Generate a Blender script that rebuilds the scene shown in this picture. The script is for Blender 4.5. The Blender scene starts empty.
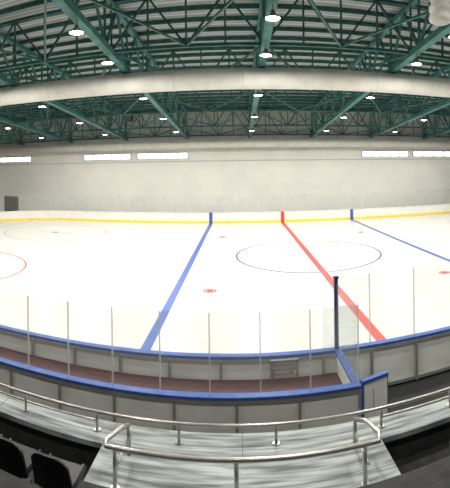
import bpy, bmesh, math, random
from mathutils import Vector, Matrix
random.seed(4)
S=bpy.context.scene
S.view_settings.view_transform='Standard'
pi=math.pi
H=5.4
# ---------------------------------------------------------------- materials
def mat(name,col,rough=.6,metal=0.0,nscale=3.0,namt=.06,stretch=(1,1,1),spec=.4,bump=0.0):
    m=bpy.data.materials.new(name); m.use_nodes=True
    nt=m.node_tree; b=nt.nodes['Principled BSDF']
    tc=nt.nodes.new('ShaderNodeTexCoord'); mp=nt.nodes.new('ShaderNodeMapping')
    mp.inputs['Scale'].default_value=stretch
    nz=nt.nodes.new('ShaderNodeTexNoise'); nz.inputs['Scale'].default_value=nscale; nz.inputs['Detail'].default_value=4
    cr=nt.nodes.new('ShaderNodeValToRGB')
    a=[max(0,c*(1-namt*2)) for c in col]; d=[min(1,c*(1+namt*2)) for c in col]
    cr.color_ramp.elements[0].position=.3; cr.color_ramp.elements[1].position=.7
    cr.color_ramp.elements[0].color=(*a,1); cr.color_ramp.elements[1].color=(*d,1)
    nt.links.new(tc.outputs['Object'],mp.inputs[0]); nt.links.new(mp.outputs[0],nz.inputs['Vector'])
    nt.links.new(nz.outputs['Fac'],cr.inputs[0]); nt.links.new(cr.outputs[0],b.inputs['Base Color'])
    b.inputs['Roughness'].default_value=rough; b.inputs['Metallic'].default_value=metal
    b.inputs['Specular IOR Level'].default_value=spec
    if bump:
        bp=nt.nodes.new('ShaderNodeBump'); bp.inputs['Strength'].default_value=bump
        nt.links.new(nz.outputs['Fac'],bp.inputs['Height']); nt.links.new(bp.outputs[0],b.inputs['Normal'])
    return m
def emis(name,col,s):
    m=bpy.data.materials.new(name); m.use_nodes=True
    b=m.node_tree.nodes['Principled BSDF']; b.inputs['Base Color'].default_value=(*col,1)
    b.inputs['Emission Color'].default_value=(*col,1); b.inputs['Emission Strength'].default_value=s
    return m
def glassmat(name,tint,refl,haze):
    m=bpy.data.materials.new(name); m.use_nodes=True; nt=m.node_tree
    for n in list(nt.nodes): nt.nodes.remove(n)
    o=nt.nodes.new('ShaderNodeOutputMaterial'); t=nt.nodes.new('ShaderNodeBsdfTransparent')
    g=nt.nodes.new('ShaderNodeBsdfGlossy'); d=nt.nodes.new('ShaderNodeBsdfDiffuse')
    t.inputs[0].default_value=(*tint,1); g.inputs['Roughness'].default_value=.05; d.inputs[0].default_value=(.85,.87,.87,1)
    a=nt.nodes.new('ShaderNodeMixShader'); b=nt.nodes.new('ShaderNodeMixShader')
    a.inputs[0].default_value=refl; b.inputs[0].default_value=haze
    nt.links.new(t.outputs[0],a.inputs[1]); nt.links.new(g.outputs[0],a.inputs[2])
    nt.links.new(a.outputs[0],b.inputs[1]); nt.links.new(d.outputs[0],b.inputs[2]); nt.links.new(b.outputs[0],o.inputs[0])
    return m
M_ice=mat('ice',(.655,.65,.62),.30,0,.25,.02,spec=.4)
M_blue=mat('blue_paint',(.05,.11,.38),.4,0,6,.08)
M_navy=mat('navy_post',(.02,.04,.14),.4)
M_red=mat('red_paint',(.58,.06,.05),.4,0,6,.08)
M_thin=mat('faded_circle_paint',(.12,.11,.22),.4)
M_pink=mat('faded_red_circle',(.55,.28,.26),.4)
M_white=mat('board_white',(.74,.73,.69),.4,0,2,.03)
M_back=mat('board_panel_back',(.82,.83,.78),.5,0,1.2,.05)
M_yel=mat('yellow_kickplate',(.78,.60,.07),.4)
M_alu=mat('aluminium',(.42,.43,.43),.4,.5)
M_brown=mat('bench_rubber',(.075,.024,.02),.7,0,8,.2)
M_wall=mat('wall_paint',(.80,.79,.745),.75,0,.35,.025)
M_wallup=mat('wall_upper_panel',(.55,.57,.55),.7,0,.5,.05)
M_duct=mat('duct_fabric',(.66,.64,.59),.7,0,1.5,.04,spec=.2)
M_teal=mat('teal_steel',(.05,.17,.155),.5,.05,3,.15)
M_teal2=mat('teal_steel_dark',(.04,.12,.11),.55,.05,3,.15)
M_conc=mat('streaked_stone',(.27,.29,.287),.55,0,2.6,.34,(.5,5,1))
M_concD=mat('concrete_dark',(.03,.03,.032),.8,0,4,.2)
M_joint=mat('stone_joint',(.10,.105,.105),.8)
M_steel=mat('stainless_steel',(.46,.45,.42),.32,.85,5,.05)
M_seat=mat('black_plastic',(.008,.008,.011),.4,0,5,.2)
M_floor=mat('hall_floor',(.04,.04,.04),.7,0,2,.1)
M_lamp=mat('lamp_housing',(.25,.26,.26),.4,.5)
M_em=emis('lamp_glow',(1,.98,.92),40)
M_win=emis('window_daylight',(.95,1,1),2.6)
M_black=mat('black_metal',(.012,.012,.015),.5)
M_glass=glassmat('rink_glass_mat',(.97,.975,.97),.025,.015)
M_glassB=glassmat('bench_glass_mat',(.95,.96,.955),.045,.06)
M_gedge=glassmat('glass_edge_mat',(.85,.87,.87),.04,.40)
M_gedgeF=glassmat('glass_joint_mat',(.95,.96,.96),.02,.15)
# roof deck with corrugation
M_deck=bpy.data.materials.new('roof_deck'); M_deck.use_nodes=True
nt=M_deck.node_tree; b=nt.nodes['Principled BSDF']; b.inputs['Roughness'].default_value=.6
tc=nt.nodes.new('ShaderNodeTexCoord'); wv=nt.nodes.new('ShaderNodeTexWave'); wv.bands_direction='Y'; wv.inputs['Scale'].default_value=.9
cr=nt.nodes.new('ShaderNodeValToRGB'); cr.color_ramp.elements[0].color=(.26,.285,.28,1); cr.color_ramp.elements[1].color=(.50,.53,.52,1)
nt.links.new(tc.outputs['Object'],wv.inputs[0]); nt.links.new(wv.outputs['Fac'],cr.inputs[0]); nt.links.new(cr.outputs[0],b.inputs['Base Color'])
# ---------------------------------------------------------------- mesh builder
class MB:
    def __init__(s): s.v=[]; s.f=[]; s.mi=[]; s.m=[]; s.sm=[]
    def mid(s,m):
        if m not in s.m: s.m.append(m)
        return s.m.index(m)
    def face(s,idx,m,sm=False): s.f.append(idx); s.mi.append(s.mid(m)); s.sm.append(sm)
    def hexa(s,p,m):
        n=len(s.v); s.v+= [tuple(q) for q in p]
        for q in ((0,3,2,1),(4,5,6,7),(0,1,5,4),(1,2,6,5),(2,3,7,6),(3,0,4,7)): s.face([n+i for i in q],m)
    def box(s,x0,x1,y0,y1,z0,z1,m):
        s.hexa([(x0,y0,z0),(x1,y0,z0),(x1,y1,z0),(x0,y1,z0),(x0,y0,z1),(x1,y0,z1),(x1,y1,z1),(x0,y1,z1)],m)
    def beam(s,a,b,w,h,m):
        a=Vector(a); b=Vector(b); d=(b-a).normalized()
        up=Vector((0,0,1)) if abs(d.z)<.95 else Vector((0,1,0))
        r=d.cross(up).normalized()*w/2; u=r.cross(d).normalized()*h/2
        s.hexa([a-r-u,a+r-u,a+r+u,a-r+u,b-r-u,b+r-u,b+r+u,b-r+u],m)
    def tube(s,pts,r,m,n=10,caps=True,radii=None):
        pts=[Vector(p) for p in pts]; rings=[]
        for i,p in enumerate(pts):
            d=(pts[min(i+1,len(pts)-1)]-pts[max(i-1,0)]).normalized()
            up=Vector((0,0,1)) if abs(d.z)<.9 else Vector((0,1,0))
            if len(pts)>2 and abs(d.z)<.98: up=Vector((0,0,1))
            x=d.cross(up).normalized(); y=x.cross(d).normalized()
            rr=radii[i] if radii else r
            k=len(s.v); rings.append(k)
            for j in range(n):
                a=2*pi*j/n; s.v.append(tuple(p+x*math.cos(a)*rr+y*math.sin(a)*rr))
        for i in range(len(rings)-1):
            for j in range(n): s.face([rings[i]+j,rings[i]+(j+1)%n,rings[i+1]+(j+1)%n,rings[i+1]+j],m,True)
        if caps:
            s.face([rings[0]+j for j in range(n)][::-1],m); s.face([rings[-1]+j for j in range(n)],m)
    def lathe(s,c,prof,m,n=20):
        rings=[]
        for r,z in prof:
            k=len(s.v); rings.append(k)
            for j in range(n):
                a=2*pi*j/n; s.v.append((c[0]+r*math.cos(a),c[1]+r*math.sin(a),c[2]+z))
        for i in range(len(rings)-1):
            for j in range(n): s.face([rings[i]+j,rings[i]+(j+1)%n,rings[i+1]+(j+1)%n,rings[i+1]+j],m,True)
    def disc(s,c,r,m,n=20,r0=0):
        k=len(s.v)
        if r0==0:
            for j in range(n):
                a=2*pi*j/n; s.v.append((c[0]+r*math.cos(a),c[1]+r*math.sin(a),c[2]))
            s.face([k+j for j in range(n)],m)
        else:
            for j in range(n):
                a=2*pi*j/n
                s.v.append((c[0]+r*math.cos(a),c[1]+r*math.sin(a),c[2])); s.v.append((c[0]+r0*math.cos(a),c[1]+r0*math.sin(a),c[2]))
            for j in range(n):
                q=(j+1)%n; s.face([k+2*j,k+2*q,k+2*q+1,k+2*j+1],m)
    def make(s,name,parent=None,loc=None,bevel=0):
        me=bpy.data.meshes.new(name)
        me.from_pydata(s.v,[],s.f)
        for m in s.m: me.materials.append(m)
        for p,i,k in zip(me.polygons,s.mi,s.sm): p.material_index=i; p.use_smooth=k
        me.update()
        o=bpy.data.objects.new(name,me); S.collection.objects.link(o)
        if loc: 
            o.location=loc
        if parent: o.parent=parent
        if bevel:
            bv=o.modifiers.new('bevel','BEVEL'); bv.width=bevel; bv.segments=2; bv.limit_method='ANGLE'
        return o
def empty(name,loc=(0,0,0)):
    o=bpy.data.objects.new(name,None); S.collection.objects.link(o); o.location=loc; o.empty_display_size=.3; return o
# ---------------------------------------------------------------- dimensions
RX0,RX1,RY0,RY1,RR=-25.7,34.3,9.35,39.7,8.5
CX=(RX0+RX1)/2; CY=24.7
YW=44.0
BX=2.3          # right end of players bench
def zch(y): return 8.9+(44-y)*.07      # bottom chord height
def zdk(y): return 12.1+(44-y)*.055     # roof deck
# ---------------------------------------------------------------- room shell
XL,XR,YB=-31,40,-8
XLi,XRi=XL+.02,XR-.02
m=MB(); m.box(XL,XR,YB,YW,-.3,-.06,M_floor); m.make('floor')
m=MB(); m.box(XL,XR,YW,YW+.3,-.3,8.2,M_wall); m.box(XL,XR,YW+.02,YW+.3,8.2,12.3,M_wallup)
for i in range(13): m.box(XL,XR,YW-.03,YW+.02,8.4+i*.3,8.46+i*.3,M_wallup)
m.make('wall_far')
m=MB(); m.box(XL,XR,YW-.08,YW,6.25,6.36,M_wallup); m.make('trim_1')
m=MB(); m.box(XL-.3,XL,YB,YW+.3,-.3,16,M_wall); m.make('wall_left')
m=MB(); m.box(XR,XR+.3,YB,YW+.3,-.3,16,M_wall); m.make('wall_right')
m=MB(); m.box(XL,XR,YB-.3,YB,-.3,16,M_wall); m.make('wall_near')
m=MB(); y0,y1=YB-.3,YW+.3
m.hexa([(XL,y0,zdk(y0)),(XR,y0,zdk(y0)),(XR,y1,zdk(y1)),(XL,y1,zdk(y1)),(XL,y0,zdk(y0)+.3),(XR,y0,zdk(y0)+.3),(XR,y1,zdk(y1)+.3),(XL,y1,zdk(y1)+.3)],M_deck)
m.make('ceiling')
# windows
def px(x): return math.tan((x-239)/400)*YW
wz=[(-6,32),(85,131),(138,188),(362,408),(413,462)]
for i,(xa,xb) in enumerate(wz):
    zc=6.95; a,b=px(xa),px(xb); h=.28
    m=MB(); m.box(a,b,YW-.10,YW-.05,zc-h,zc+h,M_win)
    n=5
    for k in range(n+1):
        x=a+(b-a)*k/n; m.box(x-.05,x+.05,YW-.16,YW-.002,zc-h,zc+h,M_alu)
    m.box(a-.05,b+.05,YW-.16,YW-.002,zc-h-.07,zc-h,M_alu); m.box(a-.05,b+.05,YW-.16,YW-.002,zc+h,zc+h+.07,M_alu)
    m.make('window_%d'%(i+1))
# dark door on far wall left
m=MB(); a,b=px(5),px(18)
zt=H-25/400*YW/.85
m.box(a,b,YW-.1,YW-.02,zt-2.6,zt,M_black)
m.box(a-.08,a,YW-.14,YW-.01,zt-2.6,zt+.08,M_alu); m.box(b,b+.08,YW-.14,YW-.01,zt-2.6,zt+.08,M_alu); m.box(a,b,YW-.14,YW-.01,zt,zt+.08,M_alu)
m.box((a+b)/2-.02,(a+b)/2+.02,YW-.13,YW-.1,zt-2.6,zt,M_lamp)
m.make('door_1')
# ---------------------------------------------------------------- rink path
def rr(off,n=14,seg=1.2):
    x0,x1,y0,y1=RX0-off,RX1+off,RY0-off,RY1+off; r=RR+off; pts=[]
    L=RX1-RX0-2*RR; W=RY1-RY0-2*RR
    nl=round(L/seg); nw=round(W/seg)
    def ln(p,q,k):
        for i in range(k): pts.append((p[0]+(q[0]-p[0])*i/k,p[1]+(q[1]-p[1])*i/k))
    def arc(cx,cy,a0):
        for i in range(n): 
            a=a0+pi/2*i/n; pts.append((cx+r*math.cos(a),cy+r*math.sin(a)))
    ln((x0+r,y0),(x1-r,y0),nl); arc(x1-r,y0+r,-pi/2); ln((x1,y0+r),(x1,y1-r),nw); arc(x1-r,y1-r,0)
    ln((x1-r,y1),(x0+r,y1),nl); arc(x0+r,y1-r,pi/2); ln((x0,y1-r),(x0,y0+r),nw); arc(x0+r,y0+r,pi)
    return pts
def ring(mb,o0,o1,z0,z1,mf,skip=None,gap=0):
    A=rr(o0);B=rr(o1);n=len(A)
    for i in range(n):
        j=(i+1)%n; a,b,c,d=A[i],A[j],B[j],B[i]
        if skip and skip(a,b): continue
        if gap:
            t=gap
            a,b=(a[0]+(b[0]-a[0])*t,a[1]+(b[1]-a[1])*t),(b[0]-(b[0]-a[0])*t,b[1]-(b[1]-a[1])*t)
            d,c=(d[0]+(c[0]-d[0])*t,d[1]+(c[1]-d[1])*t),(c[0]-(c[0]-d[0])*t,c[1]-(c[1]-d[1])*t)
        mm=mf(a) if callable(mf) else mf
        mb.hexa([(*a,z0),(*b,z0),(*c,z0),(*d,z0),(*a,z1),(*b,z1),(*c,z1),(*d,z1)],mm)
# ice
ice=empty('ice_rink')
m=MB(); P=rr(0); k=len(m.v); m.v+=[(x,y,0) for x,y in P]; m.face(list(range(len(P))),M_ice)
k=len(m.v); m.v+=[(x,y,-.055) for x,y in P]; m.face([k+i for i in range(len(P))][::-1],M_ice)
m.make('ice_sheet',ice)
m=MB()
XC=CX-.02
def strip(x,w,ma,y0=RY0,y1=RY1,z=.004): 
    k=len(m.v); m.v+=[(x-w/2,y0,z),(x+w/2,y0,z),(x+w/2,y1,z),(x-w/2,y1,z)]; m.face([k,k+1,k+2,k+3],ma)
strip(XC-7.14,.32,M_blue); strip(XC+7.14,.32,M_blue); strip(XC,.34,M_red)
for sx in (-1,1): strip(XC+sx*26,.06,M_red,RY0+1.3,RY1-1.3)
m.disc((XC,CY,.006),4.57,M_thin,96,4.44); m.disc((XC,CY,.009),.2,M_blue,24)
for sx in (-1,1):
    for sy in (-1,1):
        m.disc((XC+sx*5.64,CY+sy*7,.006),.30,M_red,28,.22); m.disc((XC+sx*5.64,CY+sy*7,.007),.17,M_red,24)
        X,Y=XC+sx*20,CY+sy*7
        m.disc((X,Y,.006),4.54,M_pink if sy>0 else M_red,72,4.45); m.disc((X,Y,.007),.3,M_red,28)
        for a in (-1,1):
            for b2 in (-1,1):
                x=X+a*.6; y=Y+b2*.25; k=len(m.v)
                m.v+=[(x,y,.007),(x+a*1.2,y,.007),(x+a*1.2,y+b2*.05,.007),(x,y+b2*.05,.007)]; m.face([k,k+1,k+2,k+3],M_red)
m.make('ice_markings',ice)
# boards
boards=empty('rink_boards')
m=MB()
ring(m,.0,.10,.0,1.0,M_white)
ring(m,-.02,.0,.0,.24,M_yel)
ring(m,-.03,.14,1.0,1.07,lambda a: M_blue if a[1]<22 else M_white)
m.make('board_panels',boards)
m=MB()   # backside frame
A=rr(.10);B=rr(.20)
for a,b in zip(A,B):
    m.beam((*a,.5),(*b,.5),.06,1.0,M_alu)
ring(m,.10,.16,.0,.08,M_alu); ring(m,.10,.16,.93,1.0,M_alu)
ring(m,.101,.112,.02,.98,M_back)
# coloured line marks on the boards
for x,ma in ((XC-7.14,M_blue),(XC,M_red),(XC+7.14,M_blue)):
    m.box(x-.16,x+.16,RY1-.035,RY1-.02,0,1.07,ma); m.box(x-.16,x+.16,RY1-.04,RY1+.14,1.07,1.09,ma)
    m.box(x-.16,x+.16,RY0+.02,RY0+.035,0,1.07,ma)
# bench gates (frames with latches) on near boards
for gx in (.98,-7.1):
    for sx in (-.3,.3): m.beam((gx+sx,RY0-.22,.06),(gx+sx,RY0-.22,1.0),.05,.05,M_alu)
    m.beam((gx-.3,RY0-.22,.98),(gx+.3,RY0-.22,.98),.05,.05,M_alu)
    m.beam((gx-.3,RY0-.22,.78),(gx+.3,RY0-.22,.78),.04,.04,M_alu)
    m.box(gx+.1,gx+.2,RY0-.28,RY0-.2,.70,.86,M_alu)
m.make('board_frame',boards)
skip=lambda a,b: max(a[1],b[1])<RY0+.5 and -16<(a[0]+b[0])/2<BX-.2
glass=boards
m=MB(); ring(m,.045,.06,1.07,2.8,lambda a: M_glassB if a[1]<12 else M_glass,skip,.012); m.make('glass_panes',glass)
m=MB(); 
A=rr(.052)
for i,a in enumerate(A):
    if skip(a,a): continue
    m.beam((*a,1.0),(*a,2.8),.03,.03,M_gedge if a[1]<12 else M_gedgeF)
m.make('glass_edges',glass)
# dark blue stanchion at the end of the bench
m=MB(); m.beam((BX-.04,RY0-.05,0.0),(BX-.04,RY0-.05,2.75),.09,.09,M_navy); m.beam((BX-.04,RY0-.05,2.75),(BX-.04,RY0-.05,2.8),.12,.12,M_navy); m.make('stanchion',glass)
# ---------------------------------------------------------------- players bench enclosure
bench=empty('players_bench')
YR=7.60; BL=-15.6; CAP=1.02
m=MB(); m.box(BL,BX,YR+.1,RY0-.22,-.06,.58,M_brown)
m.box(BL+.3,BX-.5,YR+.18,YR+.5,.86,.91,M_brown)
x=BL+.6
while x<BX-.6: m.box(x-.03,x+.03,YR+.2,YR+.48,.58,.86,M_alu); x+=1.8
m.make('floor_and_seat_plank',bench)
m=MB()
m.box(BL,BX,YR,YR+.08,-.06,CAP,M_back)
m.box(BX-.08,BX,YR+.08,RY0-.22,-.06,CAP,M_back); m.box(BL,BL+.08,YR+.08,RY0-.22,-.06,CAP,M_back)
m.box(BL-.03,BX+.03,YR-.05,YR+.12,CAP,CAP+.055,M_blue)
m.box(BX-.11,BX+.05,YR+.12,RY0-.14,CAP,CAP+.06,M_blue); m.box(BL-.03,BL+.12,YR+.12,RY0-.14,CAP,CAP+.06,M_blue)
m.box(BL,BX,YR-.05,YR,-.06,.06,M_alu); m.box(BL,BX,YR-.04,YR,.95,CAP,M_alu)
x=BX
while x>BL: m.box(x-.025,x+.025,YR-.05,YR,-.06,CAP,M_alu); x-=1.2
m.make('rear_wall',bench)
m=MB(); me=MB(); x=BX; st=.97
while x-st>BL-.5:
    m.box(x-st+.012,x-.012,YR+.03,YR+.045,CAP+.06,2.66,M_glassB); me.box(x-.014,x+.014,YR+.02,YR+.05,CAP,2.66,M_gedge)
    x-=st
m.box(BX-.05,BX-.035,YR+.05,RY0-.15,CAP+.06,2.66,M_glassB)
m.make('rear_glass',bench); me.make('rear_glass_edges',bench)
# open gate to the right
m=MB()
g0=Vector((BX+.12,YR+.20,0)); g1=Vector((BX+.72,YR+.36,0))
def gbeam(t0,z0,t1,z1,w,h,ma):
    a=g0.lerp(g1,t0); b=g0.lerp(g1,t1); m.beam((a.x,a.y,z0),(b.x,b.y,z1),w,h,ma)
gbeam(0,.55,1,.55,.05,.86,M_back)
gbeam(-.02,1.0,1.02,1.0,.10,.07,M_blue); gbeam(0,.1,1,.1,.07,.06,M_alu)
gbeam(0,-.06,0,1.0,.07,.07,M_blue); gbeam(1,-.06,1,1.0,.05,.05,M_blue)
gbeam(.35,.3,.35,.8,.12,.03,M_alu)
m.make('bench_gate')
# ---------------------------------------------------------------- spectator stand
m=MB()
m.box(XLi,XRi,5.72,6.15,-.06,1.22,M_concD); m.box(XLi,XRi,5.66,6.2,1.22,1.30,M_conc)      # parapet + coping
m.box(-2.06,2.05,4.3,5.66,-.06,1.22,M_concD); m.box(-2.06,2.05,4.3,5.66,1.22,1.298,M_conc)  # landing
for x in range(-14,15,2):
    m.box(x-.005,x+.005,5.66,6.2,1.25,1.3015,M_joint)
m.box(-2.06,2.05,5.652,5.664,1.25,1.3015,M_joint)
m.box(-2.06,2.05,5.12,5.126,1.25,1.2995,M_joint)
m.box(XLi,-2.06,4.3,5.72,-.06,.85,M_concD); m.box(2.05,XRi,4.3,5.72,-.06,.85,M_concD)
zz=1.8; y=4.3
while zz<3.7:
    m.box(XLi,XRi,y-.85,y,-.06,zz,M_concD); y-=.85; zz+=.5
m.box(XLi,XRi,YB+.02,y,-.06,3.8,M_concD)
m.make('spectator_stand')
rail=empty('guard_railing')
m=MB(); YF=5.93; ZF=1.59
m.tube([(-12,YF,ZF),(12,YF,ZF)],.026,M_steel,10)
xs=[-9.5,-8,-6.5,-5,-3.55,-2.25,-.95,.5,2.15,3.4,4.8,6.2,8]
for x in xs:
    m.tube([(x,YF,1.30),(x,YF,ZF)],.022,M_steel,10); m.tube([(x,YF,1.30),(x,YF,1.315)],.055,M_steel,14)
m.tube([(2.15,YF,1.45),(12,YF,1.45)],.022,M_steel,8)
m.tube([(-12,YF,1.45),(-2.25,YF,1.45)],.016,M_steel,8)
m.make('front_rail',rail)
hand=empty('stair_handrail')
m=MB(); yn=4.9; zt=1.83; r=.033
m.tube([(-1.62,5.55,1.72),(-1.66,5.3,zt),(-1.78,5.0,zt),(-1.74,4.90,zt),(-1.6,yn,zt),(1.6,yn,zt),(1.74,4.90,zt),(1.80,5.05,zt),(1.72,5.35,zt),(1.62,5.6,1.72)],r,M_steel,12)
m.tube([(-1.62,5.55,1.72),(-1.62,5.56,1.3)],.03,M_steel,12); m.tube([(1.62,5.6,1.72),(1.62,5.61,1.3)],.03,M_steel,12)
for x in (-1.62,-.08,1.55):
    m.tube([(x,yn,1.30),(x,yn,zt)],.028,M_steel,12); m.tube([(x,yn,1.298),(x,yn,1.32)],.06,M_steel,14)
m.tube([(-1.62,yn,1.56),(-1.62,5.55,1.56)],.02,M_steel,8); m.tube([(1.6,yn,1.56),(1.6,5.6,1.56)],.02,M_steel,8)
m.make('rail_tube',hand)
# seats
def seat(x,y,z):
    m=MB(); w=.23
    nx,nz=10,8
    for side in (0,1):
        k=len(m.v)
        for i in range(nx+1):
            u=-1+2*i/nx
            top=.66-.10*abs(u)**3.5
            for j in range(nz+1):
                t=j/nz; zz=.22+(top-.22)*t
                yy=-.05*(1-u*u)-.10*t+side*.03
                m.v.append((u*w*(1-.06*t),yy,zz))
        for i in range(nx):
            for j in range(nz):
                q=[k+i*(nz+1)+j,k+(i+1)*(nz+1)+j,k+(i+1)*(nz+1)+j+1,k+i*(nz+1)+j+1]
                m.face(q if side==0 else q[::-1],M_seat,True)
    N=(nx+1)*(nz+1)
    for i in range(nx):
        a=i*(nz+1)+nz; b=(i+1)*(nz+1)+nz; m.face([a,b,N+b,N+a],M_seat)
    for j in range(nz):
        m.face([j,j+1,N+j+1,N+j],M_seat); a=nx*(nz+1)+j; m.face([a,a+1,N+a+1,N+a],M_seat)
    m.box(-.22,.22,-.02,.38,.22,.27,M_seat); m.box(-.22,-.19,0,.36,.27,.31,M_seat); m.box(.19,.22,0,.36,.27,.31,M_seat)
    m.box(-.04,.04,.05,.22,0,.22,M_black); m.box(-.15,.15,.02,.26,0,.02,M_black)
    return m.make('stadium_seat',loc=(x,y,z),bevel=.006)
for x in (-1.95,-2.5,-3.05,-3.6): seat(x,3.80,1.8)
for x in (2.6,3.15,3.7): seat(x,3.80,1.8)
# ---------------------------------------------------------------- roof steel
TX=[-26.4,-19.5,-12.6,-5.7,1.2,8.1,15,21.9,28.8,35.7]
for tx in TX:
    m=MB()
    m.beam((tx,YB+.02,zch(YB)),(tx,YW-.05,zch(YW)),.34,.28,M_teal)
    m.beam((tx,YB+.02,zdk(YB)-.35),(tx,YW-.05,zdk(YW)-.35),.26,.26,M_teal)
    y=YB+.1; up=False; st=1.75
    while y<YW-.2:
        y2=min(y+st,YW-.1)
        a=(tx,y,zch(y) if not up else zdk(y)-.4); b=(tx,y2,zdk(y2)-.4 if not up else zch(y2))
        m.beam(a,b,.12,.12,M_teal)
        if up: m.beam((tx,y2,zch(y2)),(tx,y2,zdk(y2)-.4),.10,.10,M_teal)
        y=y2; up=not up
    m.make('roof_truss')
for ty in (5.5,11,17.5,24.5,31,37.5,43.2):
    m=MB(); z0=zch(ty)+.1; z1=zdk(ty)-.4
    m.beam((XLi,ty,z0),(XRi,ty,z0),.14,.14,M_teal2); m.beam((XLi,ty,z1),(XRi,ty,z1),.14,.14,M_teal2)
    x=TX[0]-6.9; n=4
    while x<XR:
        for k in range(n):
            xa=x+6.9*k/n; xb=x+6.9*(k+1)/n
            if xa<XL or xb>XR-.1: continue
            up=k%2
            m.beam((xa,ty,z1 if up else z0),(xb,ty,z0 if up else z1),.09,.09,M_teal2)
            m.beam((xb,ty,z0),(xb,ty,z1),.08,.08,M_teal2)
        x+=6.9
    m.make('cross_truss')
m=MB(); y=YB+.5
while y<YW:
    m.beam((XLi,y,zdk(y)-.13),(XRi,y,zdk(y)-.13),.10,.22,M_teal2); y+=1.35
m.make('roof_purlins')
m=MB(); ys=(5.5,11,17.5,24.5,31,37.5,43.2)
for i in range(len(TX)-1):
    for j in range(len(ys)-1):
        a,b=ys[j],ys[j+1]; mid=(TX[i]+TX[i+1])/2
        m.beam((TX[i],a,zch(a)+.1),(mid,b,zch(b)+.1),.08,.08,M_teal2)
        m.beam((TX[i+1],a,zch(a)+.1),(mid,b,zch(b)+.1),.08,.08,M_teal2)
m.make('roof_bracing')
# ducts
def duct(name,y,z,r,x0,x1):
    m=MB(); x=x0
    m.tube([(x0,y,z),(x1,y,z)],r,M_duct,28)
    while x<x1-.1:
        if x>x0: 
            m.tube([(x-.03,y,z),(x+.03,y,z)],r+.02,M_duct,28,caps=True)
            m.beam((x,y,z+r),(x,y,max(zch(y)+.12,z+r+.05)),.025,.025,M_black)
        x+=3.45
    return m.make(name)
duct('ventilation_duct',20,9.90,.52,XL+.2,XR-.2)
duct('ventilation_duct',42.3,8.05,.42,XL+.2,XR-.2)
# lamps
for tx in TX[1:-2]:
    for ly in (1.5,7,13.4,16.9,23.6,30,36.3):  # two rows nearest the stand are unseen, added to brighten the board backs
        z=zch(ly)-.14
        m=MB()
        m.tube([(0,0,0),(0,0,-.18)],.02,M_lamp,8)
        m.lathe((0,0,-.18),[(.0,0),(.07,0),(.09,-.10),(.15,-.16),(.27,-.30),(.26,-.30),(.14,-.17)],M_lamp,20)
        m.disc((0,0,-.46),.245,M_em,20)
        ob=m.make('high_bay_lamp',loc=(tx,ly,z))
        L=bpy.data.lights.new('lamp_light','AREA'); L.shape='DISK'; L.size=.44; L.energy=175 if ly<10 else 305; L.color=(1,.97,.90)
        lo=bpy.data.objects.new('lamp_light',L); S.collection.objects.link(lo); lo.parent=ob; lo.location=(0,0,-.49)
# speakers
for sx,sy in ((130,115),(212,108),(295,109)):
    Y=39.3; X=math.tan((sx-239)/400)*Y; z=H+(169-sy)/400*Y
    m=MB(); m.box(-.35,.35,-.25,.25,-.35,.35,M_black); m.box(-.28,.28,-.28,-.25,-.28,.28,M_lamp); m.box(-.38,-.35,-.05,.05,-.3,.45,M_black); m.box(.35,.38,-.05,.05,-.3,.45,M_black)
    m.beam((0,0,.35),(0,0,max(.4,zdk(Y)-.25-z)),.05,.05,M_black)
    m.make('loudspeaker',loc=(X,Y,z),bevel=.02)
# ceiling ventilator top right
Y=9.6; X=math.tan((442-239)/400)*Y; z=H+(169-26)/400*Y/math.cos(.505)
m=MB()
m.lathe((0,0,0),[(.0,0),(.22,0),(.30,.05),(.31,.14),(.27,.16),(.27,.30),(.31,.32),(.31,.44),(.26,.46),(.26,.62),(.30,.64),(.30,.80),(.0,.82)],M_duct,28)
m.tube([(0,0,.8),(0,0,zdk(Y)-z-.01)],.05,M_lamp,10)
m.make('ceiling_ventilator',loc=(X,Y,z))
# ---------------------------------------------------------------- world + camera
w=bpy.data.worlds.new('world'); S.world=w; w.use_nodes=True
w.node_tree.nodes['Background'].inputs[0].default_value=(.7,.8,.9,1); w.node_tree.nodes['Background'].inputs[1].default_value=.6
c=bpy.data.cameras.new('camera'); o=bpy.data.objects.new('camera',c); S.collection.objects.link(o); S.camera=o
c.lens=32; c.sensor_fit='HORIZONTAL'
c.type='PANO'; c.panorama_type='CENTRAL_CYLINDRICAL'
c.central_cylindrical_range_u_min=-.5625; c.central_cylindrical_range_u_max=.5625
c.central_cylindrical_range_v_min=-.7975; c.central_cylindrical_range_v_max=.4225
c.central_cylindrical_radius=1
c.clip_end=300
R=Matrix.Rotation(.035,4,'Z')@Matrix.Rotation(pi/2,4,'X')@Matrix.Rotation(-.013,4,'Z')
o.matrix_world=Matrix.Translation((0,0,H))@R
